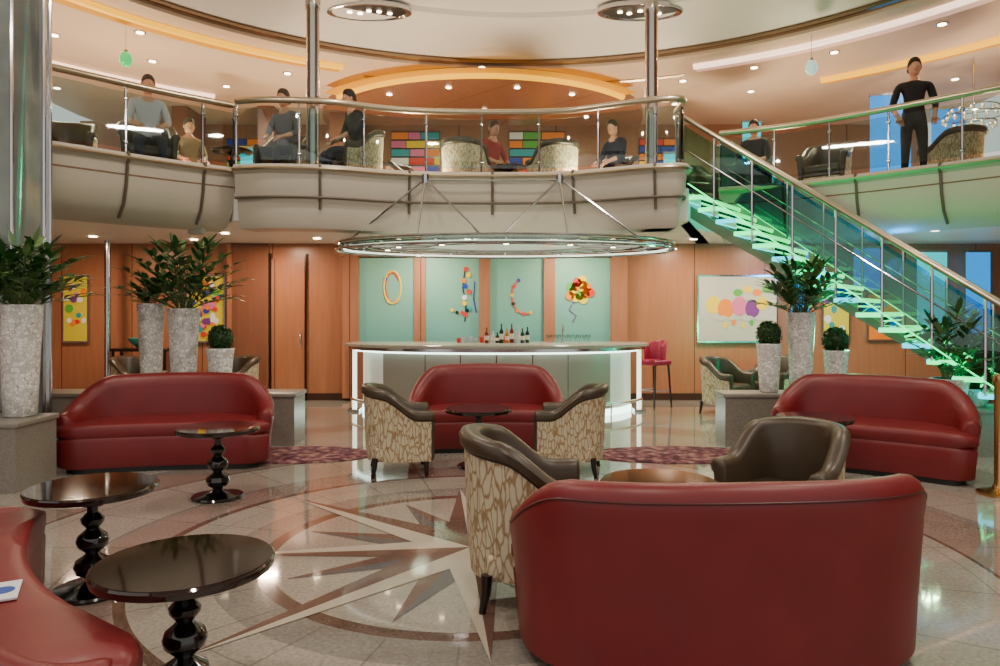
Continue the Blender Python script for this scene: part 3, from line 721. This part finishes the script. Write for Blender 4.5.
for v in(-.4,.4):
    a,b=S3(.02,v,DZ-.25),S3(Lr,v,-.0); d=Vector((0,0,.17)); s_=Vector((sd.x*.035,sd.y*.035,0))
    mb.loft([[a-s_,a+s_,a+s_-d,a-s_-d],[b-s_+d*.4,b+s_+d*.4,b+s_-d*0,b-s_-d*0]],strm)
bglass=glass('blue_tinted_stair_glass',(125,215,235),.05); gglass=glass('green_tinted_stair_glass',(200,242,226),.03)
for v in(-W-.02,W+.02):
    pts=[S3(u,v,DZ-rise/run*u+.95) for u in(0,Lr/2,Lr)]
    mb.tube(pts,.034,brass,10); mb.tube([p-Vector((0,0,.42)) for p in pts],.012,chrome,6)
    q=[S3(0,v,DZ+.1),S3(Lr,v,.1),S3(Lr,v,.85),S3(0,v,DZ+.85)]; o=Vector((sd.x,sd.y,0))*.008
    mb.loft([[p for p in q],[p+o for p in q]],gglass if v>0 else bglass)
    e_=Vector((0,0,.0)); mb.tube([S3(0,v*1.012,DZ+.1),S3(Lr,v*1.012,.1)],.009,edge_m,5)
    for k in range(0,10):
        u=Lr*k/9; z=DZ-rise/run*u; mb.tube([S3(u,v,z-.12 if k<9 else 0),S3(u,v,z+.94)],.016,chrome,6)
mb.done(35)
mb=MB('brass_newel_post'); mb.lathe([(.17,0),(.17,.02),(.1,.04),(.05,.06),(.035,.1),(.035,.95),(.05,.98),(.04,1.03),(.01,1.05)],gold,n=20); finish(mb,Matrix.Translation((4.33,6.25,0)))

# ---------------------------------------------------------------- people on the upper deck
skin=mat('skin',(205,150,120),.5)
def person(name,loc,face,pose,shirt,pants,hair,shoe=None,lean=0):
    shoe=shoe or mat('shoe_black',(20,18,18),.4)
    J={};E=[]
    def j(n,p,r): J[n]=(Vector(p),r)
    if pose=='sit':
        j('pel',(0,0,.56),.15); j('sp',(0,.03,.76),.14); j('ch',(0,.03-lean*.3,.98),.16); j('nk',(0,.0-lean*.5,1.14),.062); j('hd',(0,-.01-lean*.6,1.21),.055)
        for s,n in((-1,'l'),(1,'r')):
            j('sh'+n,(s*.18,.02-lean*.4,1.06),.075); j('el'+n,(s*.25,-.06-lean*.4,.80),.05); j('wr'+n,(s*.13,-.30,.70),.032)
            j('hp'+n,(s*.10,-.03,.54),.105); j('kn'+n,(s*.14,-.45,.51),.068); j('an'+n,(s*.14,-.47,.09),.04); j('to'+n,(s*.15,-.64,.04),.035)
        hc=Vector((0,-.02-lean*.6,1.31))
    else:
        j('pel',(0,0,.95),.14); j('sp',(0,.01,1.12),.135); j('ch',(0,.0,1.34),.155); j('nk',(0,0,1.5),.062); j('hd',(0,-.01,1.57),.055)
        for s,n in((-1,'l'),(1,'r')):
            j('sh'+n,(s*.19,.0,1.42),.075); j('el'+n,(s*.27,.02,1.14),.05); j('wr'+n,(s*.22,-.14,.94),.032)
            j('hp'+n,(s*.09,0,.9),.105); j('kn'+n,(s*.11,-.02,.5),.068); j('an'+n,(s*.12,.02,.08),.042); j('to'+n,(s*.14,-.14,.04),.035)
        hc=Vector((0,-.02,1.67))
    E=[('pel','sp'),('sp','ch'),('ch','nk'),('nk','hd')]
    for n in 'lr': E+=[('ch','sh'+n),('sh'+n,'el'+n),('el'+n,'wr'+n),('pel','hp'+n),('hp'+n,'kn'+n),('kn'+n,'an'+n),('an'+n,'to'+n)]
    keys=list(J); me=bpy.data.meshes.new('tmp'); me.from_pydata([tuple(J[k][0]) for k in keys],[(keys.index(a),keys.index(b)) for a,b in E],[])
    ob=bpy.data.objects.new('tmp',me); bpy.context.scene.collection.objects.link(ob)
    sk=ob.modifiers.new('s','SKIN'); sk.use_smooth_shade=True
    ly=me.skin_vertices[0].data
    for i,k in enumerate(keys): ly[i].radius=(J[k][1],J[k][1]*(.72 if k in('ch','sp') else .9)); ly[i].use_root=(i==0)
    sb=ob.modifiers.new('b','SUBSURF'); sb.levels=2; sb.render_levels=2
    dg=bpy.context.evaluated_depsgraph_get(); ev=ob.evaluated_get(dg); em=ev.to_mesh()
    mb=MB(name); fs=[];ms=[]
    for p in em.polygons:
        c=p.center; best=None
        for a,b in E:
            A=J[a][0];B=J[b][0]; t=max(0,min(1,(c-A).dot(B-A)/(B-A).length_squared)); d=(c-(A+(B-A)*t)).length-.5*(J[a][1]*(1-t)+J[b][1]*t)
            if best is None or d<best[0]: best=(d,a,b,t)
        _,a,b,t=best
        if b[:2]=='to' : m=shoe
        elif b[:2] in('hp','kn','an'): m=pants
        elif b=='hd' or (b=='nk' and t>.75): m=skin
        elif b[:2]=='wr' and t>.45: m=skin
        elif b=='sp' and t<.15: m=pants
        else: m=shirt
        fs.append(tuple(p.vertices)); ms.append(m)
    mb.add([v.co.copy() for v in em.vertices],fs,ms)
    ev.to_mesh_clear(); bpy.data.objects.remove(ob)
    hm=mat('hair_'+str(hair),hair,.7)
    prof=[(.015,-.125),(.045,-.12),(.062,-.095),(.074,-.05),(.08,0),(.079,.04),(.068,.08),(.045,.11),(.01,.122)]
    mb.lathe(prof,skin,hc,18,sy=1.16)
    n=20; rings=[]
    for t in range(7):
        t/=6; rg=[]
        for k in range(n):
            a=2*pi*k/n; back=.5+.5*math.sin(a)
            z0=.062-.135*back**.7; z=z0+(.135-z0)*math.sin(t*pi/2); f=math.cos(t*pi/2)**.75
            rg.append(hc+Vector((.091*math.cos(a)*max(f,.03),.103*math.sin(a)*max(f,.03)+.006,z)))
        rings.append(rg)
    mb.loft(rings,hm)
    mb.ball(hc+Vector((0,-.098,-.02)),.014,skin,8,sz=1.6)
    for s in(-1,1):
        mb.ball(hc+Vector((s*.084,.0,-.015)),.018,skin,8,sx=.5,sz=1.5)
        mb.ball(hc+Vector((s*.03,-.082,.005)),.010,mat('eye_white',(235,235,230),.3),8); mb.ball(hc+Vector((s*.03,-.09,.005)),.005,dark,6)
        w,e=J['wr'+('l' if s<0 else 'r')][0],J['el'+('l' if s<0 else 'r')][0]; d=(w-e).normalized(); sdv=d.cross(Vector((0,0,1))).normalized()
        mb.tube([w-d*.02,w+d*.03,w+d*.085],[.028,.04,.036],skin,8)
        for f in range(4):
            b0=w+d*.08+sdv*(-.03+.02*f); l=[.06,.07,.066,.05][f]
            mb.tube([b0,b0+d*l*.5-Vector((0,0,.006)),b0+d*l*.85-Vector((0,0,.028))],[.01,.009,.007],skin,6)
        tb=w+d*.035-sdv*s*.034; mb.tube([tb,tb+d*.03-sdv*s*.022,tb+d*.06-sdv*s*.02-Vector((0,0,.01))],[.012,.011,.008],skin,6)
    mb.tube([hc+Vector((-.022,-.083,-.062)),hc+Vector((0,-.09,-.064)),hc+Vector((.022,-.083,-.062))],.004,mat('lips',(150,70,60),.5),5)
    return finish(mb,place('',(loc[0],loc[1],loc[2]),face),60)
S=lambda n,c:mat(n,c,.8)
blk=S('cloth_black',(22,22,26)); wht=S('cloth_white',(190,190,200)); nav=S('cloth_navy',(28,34,58)); gry=S('cloth_grey',(110,110,118)); red=S('cloth_red',(160,50,45)); khk=S('cloth_khaki',(150,130,100))
def upchair(x,y,f): tub_armchair((x,y),f,DZ+.001,'tub_armchair')
seated=[(-4.72,9.65,(.5,-.85),wht,nav,(70,60,55),.05),(-3.05,10.3,(-.3,-.95),gry,blk,(60,50,44),.1),(-2.05,10.3,(-.8,-.5),blk,nav,(30,24,22),.15),(-.15,12.0,(.6,-.7),red,khk,(60,40,30),.1),(-5.1,11.8,(.6,-.8),khk,blk,(60,50,40),0),(4.2,11.9,(-.5,-.8),blk,blk,(40,30,24),0),(1.9,11.9,(-.8,-.6),nav,blk,(50,40,30),.05)]
for x,y,f,sh,pa,ha,ln in seated:
    person('seated_person',(x,y,DZ+.0),f,'sit',sh,pa,ha,lean=ln); upchair(x-f[0]*.02,y-f[1]*.02,f)
person('standing_person',(5.75,10.0,DZ),(-.3,-.95),'stand',blk,blk,(20,16,14))
for x,y,f in[(-5.75,9.6,(.3,-.9)),(-6.7,10.2,(.7,-.7)),(-.55,11.0,(.2,1)),(.85,11.1,(-.4,.9)),(4.95,10.9,(-.6,-.7)),(6.5,10.3,(-.3,.9)),(7.3,9.6,(-.9,-.4)),(3.3,12.4,(.3,-.9)),(-1.6,12.4,(.8,-.4))]: upchair(x,y,f)
for p in[(-3.85,10.35),(.15,11.55),(-.85,12.9)]: table(p,.28,.6,DZ+.001)

# ---------------------------------------------------------------- lights
def area(name,loc,size,power,col=(255,225,190),rot=(0,0,0),shape='DISK'):
    l=bpy.data.lights.new(name,'AREA'); l.shape=shape; l.size=size; l.energy=power; l.color=lin(col)
    o=bpy.data.objects.new(name,l); o.location=loc; o.rotation_euler=rot; bpy.context.scene.collection.objects.link(o); return o
def point(name,loc,r,power,col):
    l=bpy.data.lights.new(name,'POINT'); l.shadow_soft_size=r; l.energy=power; l.color=lin(col)
    o=bpy.data.objects.new(name,l); o.location=loc; bpy.context.scene.collection.objects.link(o); return o
for k in range(7):
    a=2*pi*k/7+.2; area('atrium_spot_%d'%k,(.3+3.9*math.cos(a),4.6+3.4*math.sin(a),5.85),.3,78,(255,238,220))
for i,(x,y) in enumerate([(-6.6,11.2),(-3.8,11.8),(3.2,11.8),(4.8,11.6),(6.5,10.8)]): area('undercroft_light_%d'%i,(x,y,2.74),.3,54,(255,220,185))
for i,x in enumerate((-1.3,1.2)): area('bar_light_%d'%i,(x,11.9,2.7),.3,55,(255,240,218))
for i,(x,y) in enumerate([(-6.8,11),(-4.5,13),(-1.5,13.5),(1.6,13.5),(4.6,12.5),(6.8,11)]): area('upper_light_%d'%i,(x,y,5.42),.4,76,(255,228,190))
for i,(x,y,p) in enumerate([(-6.6,8.6,55),(-5.6,11.0,70),(-3.4,12.8,60),(-1.3,10.7,60),(1.4,10.7,60),(2.9,12.9,50),(4.7,11.9,60),(6.9,10.3,65)]):
    area('ceiling_fill_up_%d'%i,(x,y,3.42),.35,p,(255,226,188),(pi,0,0))  # added upward fill behind the fascia, brightens the underlit ceilings
    mb=MB('fill_light_housing'); mb.lathe([(.19,0),(.2,.02),(.2,.1),(.185,.1),(.18,.05)],chrome,(0,0,0),20); finish(mb,Matrix.Translation((x,y,DZ+.001)))  # chrome can made up to house the added fill light
point('stair_green_light',(4.6,9.6,1.2),.15,55,(20,255,160)); point('stair_blue_light',(5.6,10.2,2.2),.15,50,(20,160,255))
w=bpy.data.worlds.new('World'); bpy.context.scene.world=w; w.use_nodes=True
w.node_tree.nodes['Background'].inputs[0].default_value=lin((234,228,220))+(1,); w.node_tree.nodes['Background'].inputs[1].default_value=1.1
# camera
cd=bpy.data.cameras.new('camera'); cam=bpy.data.objects.new('camera',cd); bpy.context.scene.collection.objects.link(cam)
cam.location=(0,0,1.6); cam.rotation_euler=(pi/2,0,0); cd.sensor_width=36; cd.lens=25.92; cd.shift_y=-23/1000; cd.clip_end=100
bpy.context.scene.camera=cam
